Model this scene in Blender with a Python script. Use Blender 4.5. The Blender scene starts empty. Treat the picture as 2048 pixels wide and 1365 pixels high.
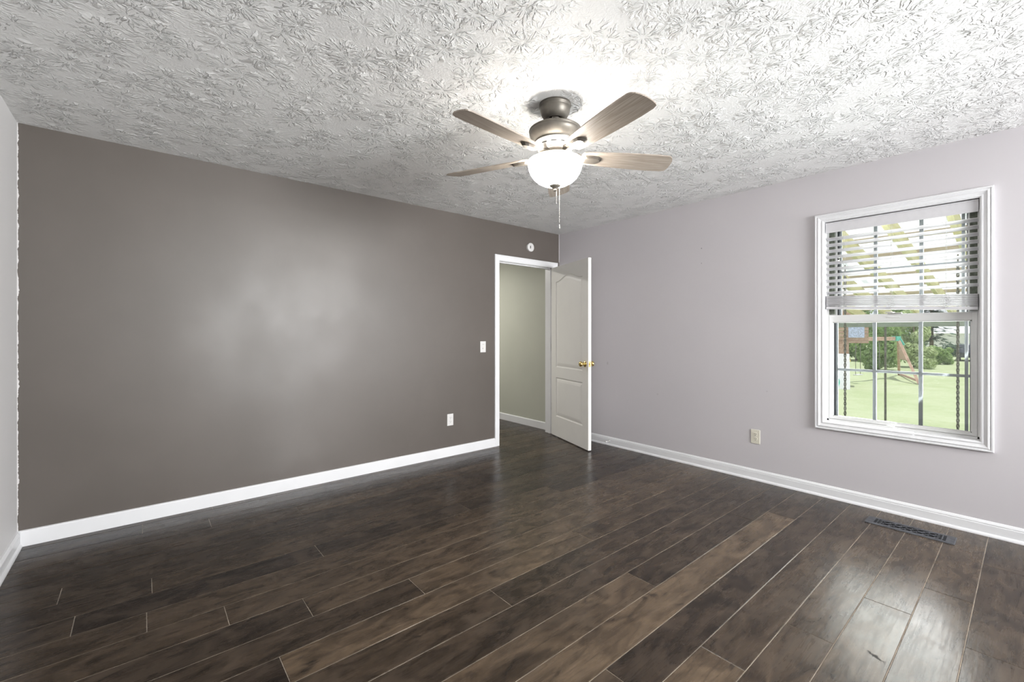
import bpy, bmesh, math, random
import numpy as np
from mathutils import Vector, Matrix
from mathutils.geometry import tessellate_polygon

R = math.radians
SC = bpy.context.scene
COL = SC.collection
random.seed(7)

# ------------------------------------------------------------------ camera
cd = bpy.data.cameras.new('camera')
cam = bpy.data.objects.new('camera', cd)
COL.objects.link(cam)
cam.location = (-3.923, -3.756, 1.232)
cam.rotation_euler = (R(90), 0, R(49.88 - 90))
cd.sensor_fit = 'HORIZONTAL'
cd.sensor_width = 36.0
cd.lens = 877.0 / 2048 * 36.0
cd.shift_y = -16.5 / 2048
cd.clip_start = 0.02
cd.clip_end = 400
SC.camera = cam

# ------------------------------------------------------------------ colour management
vs = SC.view_settings
SC.display_settings.display_device = 'sRGB'
vs.view_transform = 'Standard'
vs.look = 'None'
vs.exposure = 0.12
vs.gamma = 1.0
vs.use_curve_mapping = False

# ------------------------------------------------------------------ world and sun
w = bpy.data.worlds.new('sky')
SC.world = w
w.use_nodes = True
wn = w.node_tree
wn.nodes.clear()
wo = wn.nodes.new('ShaderNodeOutputWorld')
bg = wn.nodes.new('ShaderNodeBackground')
st = wn.nodes.new('ShaderNodeTexSky')
st.sky_type = 'HOSEK_WILKIE'
st.turbidity = 6.0
st.sun_direction = (0.35, -0.35, 0.87)
mx = wn.nodes.new('ShaderNodeMix')
mx.data_type = 'RGBA'
mx.inputs[0].default_value = 0.85
mx.inputs[7].default_value = (0.93, 0.96, 1.0, 1)
wn.links.new(st.outputs[0], mx.inputs[6])
wn.links.new(mx.outputs[2], bg.inputs[0])
bg.inputs[1].default_value = 1.0
wn.links.new(bg.outputs[0], wo.inputs[0])


def light(name, kind, loc, energy, color=(1, 1, 1), target=None, **kw):
    l = bpy.data.lights.new(name, kind)
    o = bpy.data.objects.new(name, l)
    COL.objects.link(o)
    o.location = loc
    l.energy = energy
    l.color = color
    for k, v in kw.items():
        setattr(l, k, v)
    if target:
        o.rotation_euler = (Vector(target) - Vector(loc)).to_track_quat('-Z', 'Y').to_euler()
    return o


light('sun', 'SUN', (20, -10, 30), 3.2, (1, .96, .88), (22, -2, 0), angle=R(0.6))
# daylight of the wide window behind the camera, filling its opening
light('daylight_back', 'AREA', (-1.45, -7.07, 1.50), 208, (0.98, 0.985, 1.0), (-2.6, 0, 1.85),
      shape='RECTANGLE', size=2.15, size_y=1.20, spread=R(118))
# daylight entering by the visible window
light('daylight_right', 'AREA', (0.30, -3.149, 1.20), 46, (0.98, 1.0, 0.99), (-3.2, -1.2, 2.6),
      shape='RECTANGLE', size=0.85, size_y=1.4, spread=R(150))
# added fill light for the hallway
light('hall_fill', 'AREA', (-1.2, 1.5, 2.38), 38, (1, 0.97, 0.92), (-1.2, 1.5, 0),
      shape='DISK', size=0.35)
BOWL_STRENGTH = 52.0


# ------------------------------------------------------------------ node helpers
def new_mat(name):
    m = bpy.data.materials.new(name)
    m.use_nodes = True
    nt = m.node_tree
    nt.nodes.clear()
    out = nt.nodes.new('ShaderNodeOutputMaterial')
    return m, nt, out


class NB:
    """small node builder"""
    def __init__(s, nt):
        s.nt = nt

    def n(s, t, **kw):
        nd = s.nt.nodes.new(t)
        for k, v in kw.items():
            setattr(nd, k, v)
        return nd

    def l(s, a, b):
        s.nt.links.new(a, b)

    def math(s, op, a, b=None, c=None, clamp=False):
        nd = s.nt.nodes.new('ShaderNodeMath')
        nd.operation = op
        nd.use_clamp = clamp
        for i, v in enumerate((a, b, c)):
            if v is None:
                continue
            if isinstance(v, (int, float)):
                nd.inputs[i].default_value = v
            else:
                s.l(v, nd.inputs[i])
        return nd.outputs[0]

    def vmath(s, op, a, b=None):
        nd = s.nt.nodes.new('ShaderNodeVectorMath')
        nd.operation = op
        for i, v in enumerate((a, b)):
            if v is None:
                continue
            if isinstance(v, tuple):
                nd.inputs[i].default_value = v
            else:
                s.l(v, nd.inputs[i])
        return nd.outputs[1] if op in ('LENGTH', 'DISTANCE', 'DOT_PRODUCT') else nd.outputs[0]

    def scale(s, a, f):
        nd = s.nt.nodes.new('ShaderNodeVectorMath')
        nd.operation = 'SCALE'
        s.l(a, nd.inputs[0])
        nd.inputs[3].default_value = f
        return nd.outputs[0]

    def smooth(s, v, lo, hi, a=0.0, b=1.0):
        nd = s.nt.nodes.new('ShaderNodeMapRange')
        nd.interpolation_type = 'SMOOTHSTEP'
        s.l(v, nd.inputs[0])
        nd.inputs[1].default_value = lo
        nd.inputs[2].default_value = hi
        nd.inputs[3].default_value = a
        nd.inputs[4].default_value = b
        return nd.outputs[0]

    def mix(s, f, a, b, blend='MIX'):
        nd = s.nt.nodes.new('ShaderNodeMix')
        nd.data_type = 'RGBA'
        nd.blend_type = blend
        for i, v in ((0, f), (6, a), (7, b)):
            if isinstance(v, (int, float)):
                nd.inputs[i].default_value = v
            elif isinstance(v, tuple):
                nd.inputs[i].default_value = v + (1,) if len(v) == 3 else v
            else:
                s.l(v, nd.inputs[i])
        return nd.outputs[2]

    def noise(s, vec, scale, detail=3.0, rough=0.5, dist=0.0):
        nd = s.nt.nodes.new('ShaderNodeTexNoise')
        if vec is not None:
            s.l(vec, nd.inputs['Vector'])
        nd.inputs['Scale'].default_value = scale
        nd.inputs['Detail'].default_value = detail
        nd.inputs['Roughness'].default_value = rough
        nd.inputs['Distortion'].default_value = dist
        return nd.outputs[0]

    def mapping(s, vec, scale=(1, 1, 1), loc=(0, 0, 0)):
        nd = s.nt.nodes.new('ShaderNodeMapping')
        s.l(vec, nd.inputs[0])
        nd.inputs[1].default_value = loc
        nd.inputs[3].default_value = scale
        return nd.outputs[0]

    def coord(s, which='Object'):
        return s.nt.nodes.new('ShaderNodeTexCoord').outputs[which]

    def bump(s, h, strength, dist, normal=None):
        nd = s.nt.nodes.new('ShaderNodeBump')
        nd.inputs['Strength'].default_value = strength
        nd.inputs['Distance'].default_value = dist
        s.l(h, nd.inputs['Height'])
        if normal is not None:
            s.l(normal, nd.inputs['Normal'])
        return nd.outputs[0]

    def bsdf(s, out, color=None, rough=0.5, spec=0.5, metal=0.0, normal=None, **kw):
        nd = s.nt.nodes.new('ShaderNodeBsdfPrincipled')
        for key, v in (('Base Color', color), ('Roughness', rough), ('Specular IOR Level', spec), ('Metallic', metal)):
            if v is None:
                continue
            if isinstance(v, tuple):
                nd.inputs[key].default_value = v + (1,)
            elif isinstance(v, (int, float)):
                nd.inputs[key].default_value = v
            else:
                s.l(v, nd.inputs[key])
        if normal is not None:
            s.l(normal, nd.inputs['Normal'])
        for k, v in kw.items():
            nd.inputs[k.replace('_', ' ')].default_value = v
        if out is not None:
            s.l(nd.outputs[0], out.inputs[0])
        return nd


def plain(name, color, rough=0.5, spec=0.5, metal=0.0, vary=0.06, vscale=30.0, bump=0.0, bscale=200.0, bdist=0.001):
    m, nt, out = new_mat(name)
    b = NB(nt)
    co = b.coord()
    f = b.noise(co, vscale, 3.0)
    dark = tuple(c * (1 - vary) for c in color)
    lite = tuple(min(1, c * (1 + vary)) for c in color)
    colr = b.mix(b.smooth(f, 0.3, 0.7), dark, lite)
    nrm = None
    if bump:
        nrm = b.bump(b.noise(co, bscale, 2.0), bump, bdist)
    b.bsdf(out, colr, rough, spec, metal, nrm)
    return m


# ------------------------------------------------------------------ materials
M = {}
M['trim'] = plain('white_trim_paint', (0.75, 0.75, 0.765), 0.32, 0.5, vary=0.015, vscale=6)
M['door'] = plain('white_door_paint', (0.78, 0.765, 0.735), 0.42, 0.45, vary=0.01, vscale=5)
M['vinyl'] = plain('white_vinyl', (0.66, 0.66, 0.65), 0.35, 0.5, vary=0.01)
M['plastic'] = plain('white_plastic', (0.66, 0.645, 0.635), 0.35, 0.5, vary=0.01)
M['ivory'] = plain('ivory_plastic', (0.70, 0.67, 0.57), 0.35, 0.5, vary=0.01)
M['slot'] = plain('dark_slot', (0.03, 0.03, 0.03), 0.6, 0.3)
M['track'] = plain('grey_green_track', (0.115, 0.13, 0.10), 0.6, 0.3, vary=0.3, vscale=60)
M['gasket_shade'] = plain('navy_gasket_shade', (0.03, 0.04, 0.06), 0.6, 0.3)  # navy strips put the gasket's shadow at the pane edge into colour
M['grid'] = plain('grey_blue_grid_bar', (0.36, 0.38, 0.41), 0.45, 0.5, vary=0.03)
M['blind'] = plain('white_blind', (0.60, 0.59, 0.61), 0.45, 0.4, vary=0.02)
M['cord'] = plain('grey_cord', (0.50, 0.50, 0.49), 0.8, 0.1)
M['brass'] = plain('polished_brass', (0.80, 0.60, 0.24), 0.16, 0.5, 1.0, vary=0.05)
M['steel'] = plain('satin_steel', (0.62, 0.61, 0.58), 0.3, 0.5, 1.0)
M['iron'] = plain('black_iron', (0.075, 0.078, 0.088), 0.5, 0.35, 0.0, vary=0.25, vscale=40, bump=0.2, bscale=150)
M['iron_dark'] = plain('iron_hole', (0.008, 0.008, 0.009), 0.8, 0.1)
M['pewter'] = plain('antique_pewter', (0.135, 0.122, 0.105), 0.45, 0.5, 0.6, vary=0.12, vscale=25)
M['fan_white'] = plain('pale_fitter', (0.62, 0.58, 0.53), 0.4, 0.5, 0.3, vary=0.04)
M['hall'] = plain('green_hall_paint', (0.47, 0.475, 0.41), 0.6, 0.3, vary=0.02, vscale=2, bump=0.05, bscale=220)
M['outside_wall'] = plain('outside_siding', (0.7, 0.7, 0.68), 0.6)
M['white_matte'] = plain('white_matte', (0.78, 0.78, 0.78), 0.7, 0.2)

# lilac grey wall
m, nt, out = new_mat('lilac_grey_paint')
b = NB(nt)
co = b.coord()
mot = b.noise(co, 1.3, 3.0)
c0 = b.mix(mot, (0.540, 0.515, 0.535), (0.570, 0.545, 0.562))
# nail holes and a filled patch
sep = b.n('ShaderNodeSeparateXYZ')
b.l(co, sep.inputs[0])


def spot(py, pz, ry, rz):
    dy = b.math('DIVIDE', b.math('SUBTRACT', sep.outputs[1], py), ry)
    dz = b.math('DIVIDE', b.math('SUBTRACT', sep.outputs[2], pz), rz)
    r = b.math('SQRT', b.math('ADD', b.math('MULTIPLY', dy, dy), b.math('MULTIPLY', dz, dz)))
    return b.smooth(r, 0.55, 1.0, 1.0, 0.0)


for (py, pz, ry, rz, f, cc) in ((-1.799, 2.007, .007, .007, .8, (.2, .19, .19)), (-1.799, 1.87, .006, .006, .7, (.22, .2, .2)),
                                (-0.736, 0.896, .014, .02, .45, (.36, .33, .34)), (-1.35, 0.62, .012, .01, .4, (.4, .37, .38)),
                                (-2.35, 0.75, .01, .008, .4, (.4, .37, .38))):
    s_ = b.math('MULTIPLY', spot(py, pz, ry, rz), f)
    c0 = b.mix(s_, c0, cc)
nrm = b.bump(b.noise(co, 260, 2.0), 0.06, 0.001)
b.bsdf(out, c0, 0.55, 0.35, 0, nrm)
M['lilac'] = m

M['pale'] = plain('lit_grey_paint', (0.72, 0.71, 0.715), 0.55, 0.35, vary=0.015, vscale=1.5, bump=0.06, bscale=260)  # left wall colour lightened to stand in for light falling on it

# dark taupe wall (satin)
m, nt, out = new_mat('dark_taupe_paint')
b = NB(nt)
co = b.coord()
sep = b.n('ShaderNodeSeparateXYZ')
b.l(co, sep.inputs[0])
mot = b.noise(co, 1.0, 4.0, 0.6)
c0 = b.mix(b.smooth(mot, 0.3, 0.7), (0.097, 0.083, 0.073), (0.111, 0.095, 0.084))
# ragged cut-in line where the pale side wall's paint crosses the corner
edge = b.math('SUBTRACT', sep.outputs[0], -4.474)
rag = b.noise(b.mapping(co, (0.0, 0.0, 3.0)), 3.0, 5.0, 0.75)
lim = b.smooth(rag, 0.35, 0.9, 0.0005, 0.022)
c0 = b.mix(b.math('LESS_THAN', edge, lim), c0, (0.62, 0.60, 0.60))
nrm = b.bump(b.noise(co, 180, 3.0), 0.10, 0.0012)
nrm = b.bump(b.noise(co, 3.0, 2.0), 0.05, 0.02, nrm)
rg = b.smooth(b.noise(co, 2.2, 4.0), 0.3, 0.7, 0.39, 0.45)
b.bsdf(out, c0, rg, 0.50, 0, nrm)
M['taupe'] = m

# stomped ceiling
m, nt, out = new_mat('stomped_ceiling_plaster')
b = NB(nt)
co = b.coord()
wob = b.n('ShaderNodeTexNoise')
b.l(co, wob.inputs['Vector'])
wob.inputs['Scale'].default_value = 22
wob.inputs['Detail'].default_value = 2
wv = b.scale(b.vmath('SUBTRACT', wob.outputs[1], (0.5, 0.5, 0.5)), 0.035)
P0 = b.vmath('ADD', co, wv)


def stomp(off, scl, spokes, lo, hi, amin):
    vo = b.n('ShaderNodeTexVoronoi', voronoi_dimensions='2D', feature='F1')
    P = b.vmath('ADD', P0, off)
    b.l(P, vo.inputs['Vector'])
    vo.inputs['Scale'].default_value = scl
    vo.inputs['Randomness'].default_value = 0.85
    v = b.vmath('SUBTRACT', P, vo.outputs['Position'])
    sp = b.n('ShaderNodeSeparateXYZ')
    b.l(v, sp.inputs[0])
    r = b.math('SQRT', b.math('ADD', b.math('MULTIPLY', sp.outputs[0], sp.outputs[0]),
                              b.math('MULTIPLY', sp.outputs[1], sp.outputs[1])))
    th = b.math('ARCTAN2', sp.outputs[1], sp.outputs[0])
    cs = b.n('ShaderNodeSeparateXYZ')
    b.l(vo.outputs['Color'], cs.inputs[0])
    cb = b.n('ShaderNodeCombineXYZ')
    rad = b.math('ADD', spokes, b.math('MULTIPLY', r, 9.0))
    b.l(b.math('MULTIPLY', b.math('COSINE', th), rad), cb.inputs[0])
    b.l(b.math('MULTIPLY', b.math('SINE', th), rad), cb.inputs[1])
    b.l(b.math('ADD', b.math('MULTIPLY', r, 17.0), b.math('MULTIPLY', cs.outputs[0], 60.0)), cb.inputs[2])
    ns = b.noise(cb.outputs[0], 1.0, 2.0, 0.55)
    ridge = b.smooth(ns, lo, hi)
    mask = b.math('MULTIPLY', b.smooth(r, 0.045, 0.108, 1.0, 0.0), b.smooth(r, 0.004, 0.03))
    # some prints are strong, others were brushed nearly flat
    amp = b.smooth(cs.outputs[1], 0.25, 0.7, amin, 1.0)
    return b.math('MULTIPLY', b.math('MULTIPLY', ridge, mask), amp)


h1 = stomp((0.0, 0.0, 0.0), 5.6, 3.4, 0.48, 0.60, 0.6)
h2 = stomp((3.37, 1.91, 0.0), 5.0, 2.8, 0.49, 0.60, 0.25)
hh = b.math('MAXIMUM', h1, h2)
fine = b.math('MULTIPLY', b.noise(P0, 95, 3.0, 0.6), 0.26)
broad = b.math('MULTIPLY', b.noise(co, 1.6, 2.0), 1.2)
height = b.math('ADD', hh, fine)
nrm = b.bump(height, 1.0, 0.0095)
b.bsdf(out, b.mix(b.noise(co, 2.0), (0.80, 0.80, 0.79), (0.83, 0.83, 0.825)), 0.6, 0.35, 0, nrm)
M['ceiling'] = m

# dark hand scraped planks
m, nt, out = new_mat('dark_scraped_planks')
b = NB(nt)
co = b.coord()
at = b.n('ShaderNodeAttribute', attribute_name='plank')
spn = b.n('ShaderNodeSeparateColor')
b.l(at.outputs[0], spn.inputs[0])
tone, seed = spn.outputs[0], spn.outputs[1]
shift = b.n('ShaderNodeCombineXYZ')
b.l(b.math('MULTIPLY', seed, 37.0), shift.inputs[0])
b.l(b.math('MULTIPLY', seed, 11.0), shift.inputs[2])
pc = b.vmath('ADD', co, shift.outputs[0])
grain = b.noise(b.mapping(pc, (1.6, 26.0, 1.0)), 4.0, 6.0, 0.65, 0.6)
blot = b.noise(b.mapping(pc, (2.2, 6.0, 1.0)), 2.0, 5.0, 0.62, 1.2)
cloud = b.noise(b.mapping(pc, (1.0, 1.6, 1.0)), 5.0, 4.0, 0.6, 0.8)
knot = b.noise(b.mapping(pc, (3.0, 7.0, 1.0), (4, 2, 0)), 1.6, 3.0, 0.5, 1.5)
lo = b.mix(tone, (0.0075, 0.0052, 0.0043), (0.052, 0.036, 0.023))
hi = b.mix(tone, (0.029, 0.0205, 0.0155), (0.175, 0.124, 0.080))
c0 = b.mix(b.smooth(blot, 0.28, 0.72), lo, hi)
c0 = b.mix(b.math('MULTIPLY', b.smooth(cloud, 0.48, 0.72), 0.45), c0, (0.100, 0.074, 0.053))
c0 = b.mix(b.math('MULTIPLY', b.smooth(grain, 0.52, 0.72), 0.5), c0, (0.016, 0.012, 0.010))
c0 = b.mix(b.math('MULTIPLY', b.smooth(knot, 0.63, 0.75), 0.7), c0, (0.010, 0.008, 0.007))
# a dark scuff near the window
spx = b.n('ShaderNodeSeparateXYZ')
b.l(co, spx.inputs[0])
sx = b.math('SUBTRACT', spx.outputs[0], -1.791)
sy = b.math('SUBTRACT', spx.outputs[1], -3.370)
al = b.math('ADD', b.math('MULTIPLY', sx, -0.451), b.math('MULTIPLY', sy, -0.893))
ac = b.math('SUBTRACT', b.math('MULTIPLY', sx, -0.893), b.math('MULTIPLY', sy, -0.451))
rr = b.math('SQRT', b.math('ADD', b.math('POWER', b.math('DIVIDE', al, 0.066), 2.0), b.math('POWER', b.math('DIVIDE', ac, 0.016), 2.0)))
scn = b.noise(co, 90, 3.0, 0.7)
sc_ = b.math('MULTIPLY', b.math('LESS_THAN', b.math('ADD', rr, b.math('MULTIPLY', scn, 2.6)), 1.75), 0.9)
c0 = b.mix(sc_, c0, (0.012, 0.011, 0.010))
scrape = b.noise(b.mapping(pc, (1.2, 9.0, 1.0)), 3.0, 3.0, 0.5)
nrm = b.bump(scrape, 0.08, 0.010)
nrm = b.bump(grain, 0.10, 0.0015, nrm)
rg = b.smooth(b.math('ADD', b.math('MULTIPLY', grain, 0.5), b.math('MULTIPLY', cloud, 0.5)), 0.3, 0.7, 0.21, 0.34)
rg = b.math('ADD', rg, b.math('MULTIPLY', sc_, 0.4), clamp=True)
b.bsdf(out, c0, rg, 0.32, 0, nrm)
M['planks'] = m
M['seam'] = plain('dusty_seam', (0.46, 0.40, 0.33), 0.9, 0.1, vary=0.3, vscale=8)

# fan blade wood
m, nt, out = new_mat('weathered_blade_wood')
b = NB(nt)
co = b.coord()
g = b.noise(b.mapping(co, (2.0, 60.0, 1.0)), 3.0, 5.0, 0.6, 0.4)
g2 = b.noise(b.mapping(co, (3.0, 14.0, 1.0)), 2.0, 3.0)
c0 = b.mix(b.smooth(g, 0.3, 0.7), (0.23, 0.19, 0.155), (0.36, 0.315, 0.27))
c0 = b.mix(b.math('MULTIPLY', b.smooth(g2, 0.5, 0.8), 0.4), c0, (0.18, 0.14, 0.11))
b.bsdf(out, c0, 0.45, 0.4, 0, b.bump(g, 0.1, 0.0008))
M['blade'] = m

# lit frosted bowl
m, nt, out = new_mat('lit_frosted_glass')
b = NB(nt)
co = b.coord()
nd = b.bsdf(out, (0.9, 0.88, 0.84), 0.3, 0.5)
nd.inputs['Emission Color'].default_value = (1.0, 0.955, 0.89, 1)
nd.inputs['Emission Strength'].default_value = BOWL_STRENGTH
M['bowl'] = m

# clear glass
m, nt, out = new_mat('clear_pane')
b = NB(nt)
tr = b.n('ShaderNodeBsdfTransparent')
tr.inputs[0].default_value = (0.95, 0.965, 0.955, 1)
gl = b.n('ShaderNodeBsdfGlossy')
gl.inputs['Roughness'].default_value = 0.02
gl.inputs['Color'].default_value = (1, 1, 1, 1)
fr = b.n('ShaderNodeFresnel')
fr.inputs[0].default_value = 1.45
ms = b.n('ShaderNodeMixShader')
b.l(fr.outputs[0], ms.inputs[0])
b.l(tr.outputs[0], ms.inputs[1])
b.l(gl.outputs[0], ms.inputs[2])
b.l(ms.outputs[0], out.inputs[0])
M['glass'] = m

# translucent roofing
m, nt, out = new_mat('white_translucent_panel')
b = NB(nt)
t1 = b.n('ShaderNodeBsdfTranslucent')
co = b.coord()
cc = b.mix(b.noise(co, 3.0), (0.80, 0.83, 0.86), (0.9, 0.92, 0.94))
b.l(cc, t1.inputs[0])
d1 = b.n('ShaderNodeBsdfDiffuse')
d1.inputs[0].default_value = (0.8, 0.82, 0.84, 1)
ms = b.n('ShaderNodeMixShader')
ms.inputs[0].default_value = 0.25
b.l(t1.outputs[0], ms.inputs[1])
b.l(d1.outputs[0], ms.inputs[2])
b.l(ms.outputs[0], out.inputs[0])
M['panel'] = m


def woody(name, a, c, sx=(2, 30, 30), rough=0.7):
    m, nt, out = new_mat(name)
    b = NB(nt)
    g = b.noise(b.mapping(b.coord(), sx), 1.0, 5.0, 0.6, 0.5)
    k = b.noise(b.coord(), 3.0, 3.0)
    cc = b.mix(b.smooth(g, 0.3, 0.7), a, c)
    cc = b.mix(b.math('MULTIPLY', b.smooth(k, 0.6, 0.75), 0.5), cc, tuple(x * 0.5 for x in a))
    b.bsdf(out, cc, rough, 0.3)
    return m


M['rafter'] = woody('yellow_pine', (0.66, 0.60, 0.34), (0.80, 0.75, 0.50))
M['purlin'] = woody('brown_lumber', (0.42, 0.34, 0.24), (0.58, 0.50, 0.37), (30, 2, 30))
M['header'] = plain('grey_green_header', (0.33, 0.38, 0.36), 0.6, vary=0.15, vscale=3)
M['cedar'] = woody('red_cedar', (0.42, 0.27, 0.21), (0.58, 0.41, 0.34), (8, 8, 8))
M['chain'] = plain('dark_chain', (0.17, 0.165, 0.145), 0.6, vary=0.4, vscale=30)
M['teal'] = plain('teal_plastic', (0.10, 0.50, 0.42), 0.4)
M['yellow'] = plain('yellow_plastic', (0.85, 0.72, 0.25), 0.4)
M['blue_tarp'] = plain('blue_print_tarp', (0.50, 0.55, 0.78), 0.6, vary=0.25, vscale=22)
M['pale_panel'] = plain('pale_grey_plastic', (0.66, 0.66, 0.70), 0.5)
M['car'] = plain('dark_car_paint', (0.05, 0.06, 0.08), 0.25, vary=0.1)
M['rubber'] = plain('black_rubber', (0.03, 0.03, 0.03), 0.8)


def leafy(name, a, c):
    m, nt, out = new_mat(name)
    b = NB(nt)
    g = b.noise(b.coord(), 2.5, 3.0)
    g2 = b.noise(b.coord(), 14.0, 2.0)
    cc = b.mix(b.smooth(g, 0.3, 0.7), a, c)
    cc = b.mix(b.math('MULTIPLY', g2, 0.35), cc, tuple(min(1, x * 1.8) for x in c))
    d = b.n('ShaderNodeBsdfDiffuse')
    b.l(cc, d.inputs[0])
    t = b.n('ShaderNodeBsdfTranslucent')
    b.l(cc, t.inputs[0])
    ms = b.n('ShaderNodeMixShader')
    ms.inputs[0].default_value = 0.35
    b.l(d.outputs[0], ms.inputs[1])
    b.l(t.outputs[0], ms.inputs[2])
    b.l(ms.outputs[0], out.inputs[0])
    return m


M['leaf'] = leafy('bush_leaves', (0.16, 0.27, 0.10), (0.36, 0.47, 0.22))
M['leaf_pale'] = leafy('pale_bush_leaves', (0.32, 0.42, 0.20), (0.52, 0.60, 0.36))
M['leaf_dark'] = leafy('dark_conifer_needles', (0.07, 0.11, 0.09), (0.15, 0.22, 0.17))
M['bark'] = plain('bark', (0.16, 0.13, 0.10), 0.9)

m, nt, out = new_mat('lawn_grass')
b = NB(nt)
co = b.coord()
g = b.noise(co, 0.5, 4.0, 0.6)
g2 = b.noise(co, 7.0, 4.0, 0.7)
cc = b.mix(b.smooth(g, 0.3, 0.7), (0.40, 0.465, 0.28), (0.48, 0.53, 0.36))
cc = b.mix(b.math('MULTIPLY', b.smooth(g2, 0.45, 0.75), 0.45), cc, (0.33, 0.415, 0.20))
b.bsdf(out, cc, 0.9, 0.1, 0, b.bump(g2, 0.4, 0.05))
M['lawn'] = m


# ------------------------------------------------------------------ mesh helpers
class MB:
    def __init__(s):
        s.v, s.f, s.mi, s.sm = [], [], [], []

    def add(s, vs, fs, mi=0, smooth=False):
        o = len(s.v)
        s.v += [tuple(v) for v in vs]
        for f in fs:
            s.f.append(tuple(o + i for i in f))
            s.mi.append(mi)
            s.sm.append(smooth)

    def box(s, x0, x1, y0, y1, z0, z1, mi=0, mat=None):
        vs = [(x, y, z) for z in (z0, z1) for y in (y0, y1) for x in (x0, x1)]
        if mat is not None:
            vs = [tuple(mat @ Vector(v)) for v in vs]
        s.add(vs, [(0, 2, 3, 1), (4, 5, 7, 6), (0, 1, 5, 4), (2, 6, 7, 3), (0, 4, 6, 2), (1, 3, 7, 5)], mi)

    def cbox(s, x0, x1, y0, y1, z0, z1, c=0.002, mat=None):
        """box with chamfered edges"""
        bm = bmesh.new()
        bmesh.ops.create_cube(bm, size=1.0)
        for v in bm.verts:
            v.co = Vector((x0 + (v.co.x + .5) * (x1 - x0), y0 + (v.co.y + .5) * (y1 - y0), z0 + (v.co.z + .5) * (z1 - z0)))
        bmesh.ops.bevel(bm, geom=list(bm.edges), offset=c, segments=2, affect='EDGES', profile=0.5)
        bm.verts.index_update()
        vs = [v.co.copy() for v in bm.verts]
        if mat is not None:
            vs = [mat @ v for v in vs]
        s.add(vs, [[v.index for v in f.verts] for f in bm.faces])
        bm.free()

    def lathe(s, prof, seg=48, mat=None, smooth=True, cap=True):
        vs, fs = [], []
        n = len(prof)
        for (r, z) in prof:
            for k in range(seg):
                a = 2 * math.pi * k / seg
                vs.append(Vector((r * math.cos(a), r * math.sin(a), z)))
        for i in range(n - 1):
            for k in range(seg):
                k2 = (k + 1) % seg
                fs.append((i * seg + k, i * seg + k2, (i + 1) * seg + k2, (i + 1) * seg + k))
        if mat is not None:
            vs = [mat @ v for v in vs]
        s.add(vs, fs, 0, smooth)
        if cap:
            o = len(s.v) - len(vs)
            for i in (0, n - 1):
                if prof[i][0] > 1e-6:
                    s.f.append(tuple(o + i * seg + k for k in range(seg)))
                    s.mi.append(0)
                    s.sm.append(False)

    def tube(s, pts, r, seg=10, smooth=True, caps=True):
        pts = [Vector(p) for p in pts]
        rs = r if isinstance(r, (list, tuple)) else [r] * len(pts)
        vs, fs = [], []
        prev = None
        for i, p in enumerate(pts):
            d = (pts[min(i + 1, len(pts) - 1)] - pts[max(i - 1, 0)]).normalized()
            if prev is None:
                a = d.orthogonal().normalized()
            else:
                a = (prev - d * prev.dot(d)).normalized()
            prev = a
            bb = d.cross(a)
            for k in range(seg):
                t = 2 * math.pi * k / seg
                vs.append(p + (a * math.cos(t) + bb * math.sin(t)) * rs[i])
        for i in range(len(pts) - 1):
            for k in range(seg):
                k2 = (k + 1) % seg
                fs.append((i * seg + k, i * seg + k2, (i + 1) * seg + k2, (i + 1) * seg + k))
        o = len(s.v)
        s.add(vs, fs, 0, smooth)
        if caps:
            for i in (0, len(pts) - 1):
                s.f.append(tuple(o + i * seg + k for k in range(seg)))
                s.mi.append(0)
                s.sm.append(False)

    def beam(s, a, c, wx, wy, up=(0, 0, 1)):
        """box bar from a to c, wx wide (sideways) and wy tall (along up)"""
        a, c = Vector(a), Vector(c)
        d = (c - a).normalized()
        sd = d.cross(Vector(up)).normalized()
        u = sd.cross(d)
        vs = []
        for p in (a, c):
            for i, j in ((-1, -1), (1, -1), (1, 1), (-1, 1)):
                vs.append(p + sd * (i * wx / 2) + u * (j * wy / 2))
        s.add(vs, [(0, 1, 2, 3), (7, 6, 5, 4), (0, 4, 5, 1), (1, 5, 6, 2), (2, 6, 7, 3), (3, 7, 4, 0)])

    def loft(s, loops, closed=True, smooth=False):
        n = len(loops[0])
        vs = [p for L in loops for p in L]
        fs = []
        for i in range(len(loops) - 1):
            for k in range(n if closed else n - 1):
                k2 = (k + 1) % n
                fs.append((i * n + k, i * n + k2, (i + 1) * n + k2, (i + 1) * n + k))
        s.add(vs, fs, 0, smooth)

    def build(s, name, mats, parent=None, loc=(0, 0, 0), recalc=True, at=None):
        """vertices are in the parent's frame; at= moves the object's origin there without moving the shape"""
        me = bpy.data.meshes.new(name)
        vs = s.v
        if at is not None:
            a = Vector(at)
            vs = [tuple(Vector(v) - a) for v in vs]
        me.from_pydata(vs, [], s.f)
        if not isinstance(mats, (list, tuple)):
            mats = [mats]
        for mm in mats:
            me.materials.append(mm)
        me.polygons.foreach_set('material_index', s.mi)
        me.polygons.foreach_set('use_smooth', s.sm)
        if recalc:
            bm = bmesh.new()
            bm.from_mesh(me)
            bmesh.ops.recalc_face_normals(bm, faces=bm.faces)
            bm.to_mesh(me)
            bm.free()
        me.update()
        o = bpy.data.objects.new(name, me)
        COL.objects.link(o)
        o.location = loc if at is None else at
        if parent is not None:
            o.parent = parent
        return o


def tag(o, label=None, cat=None, group=None, kind=None):
    for k, v in (('label', label), ('category', cat), ('group', group), ('kind', kind)):
        if v:
            o[k] = v
    return o


def empty(name, loc=(0, 0, 0), rot=(0, 0, 0), **kw):
    o = bpy.data.objects.new(name, None)
    o.empty_display_size = 0.05
    COL.objects.link(o)
    o.location = loc
    o.rotation_euler = rot
    return tag(o, **kw)


def struct(o):
    o['kind'] = 'structure'
    return o


# ------------------------------------------------------------------ room shell
XL, YB, H = -4.474, -7.00, 2.44

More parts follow.
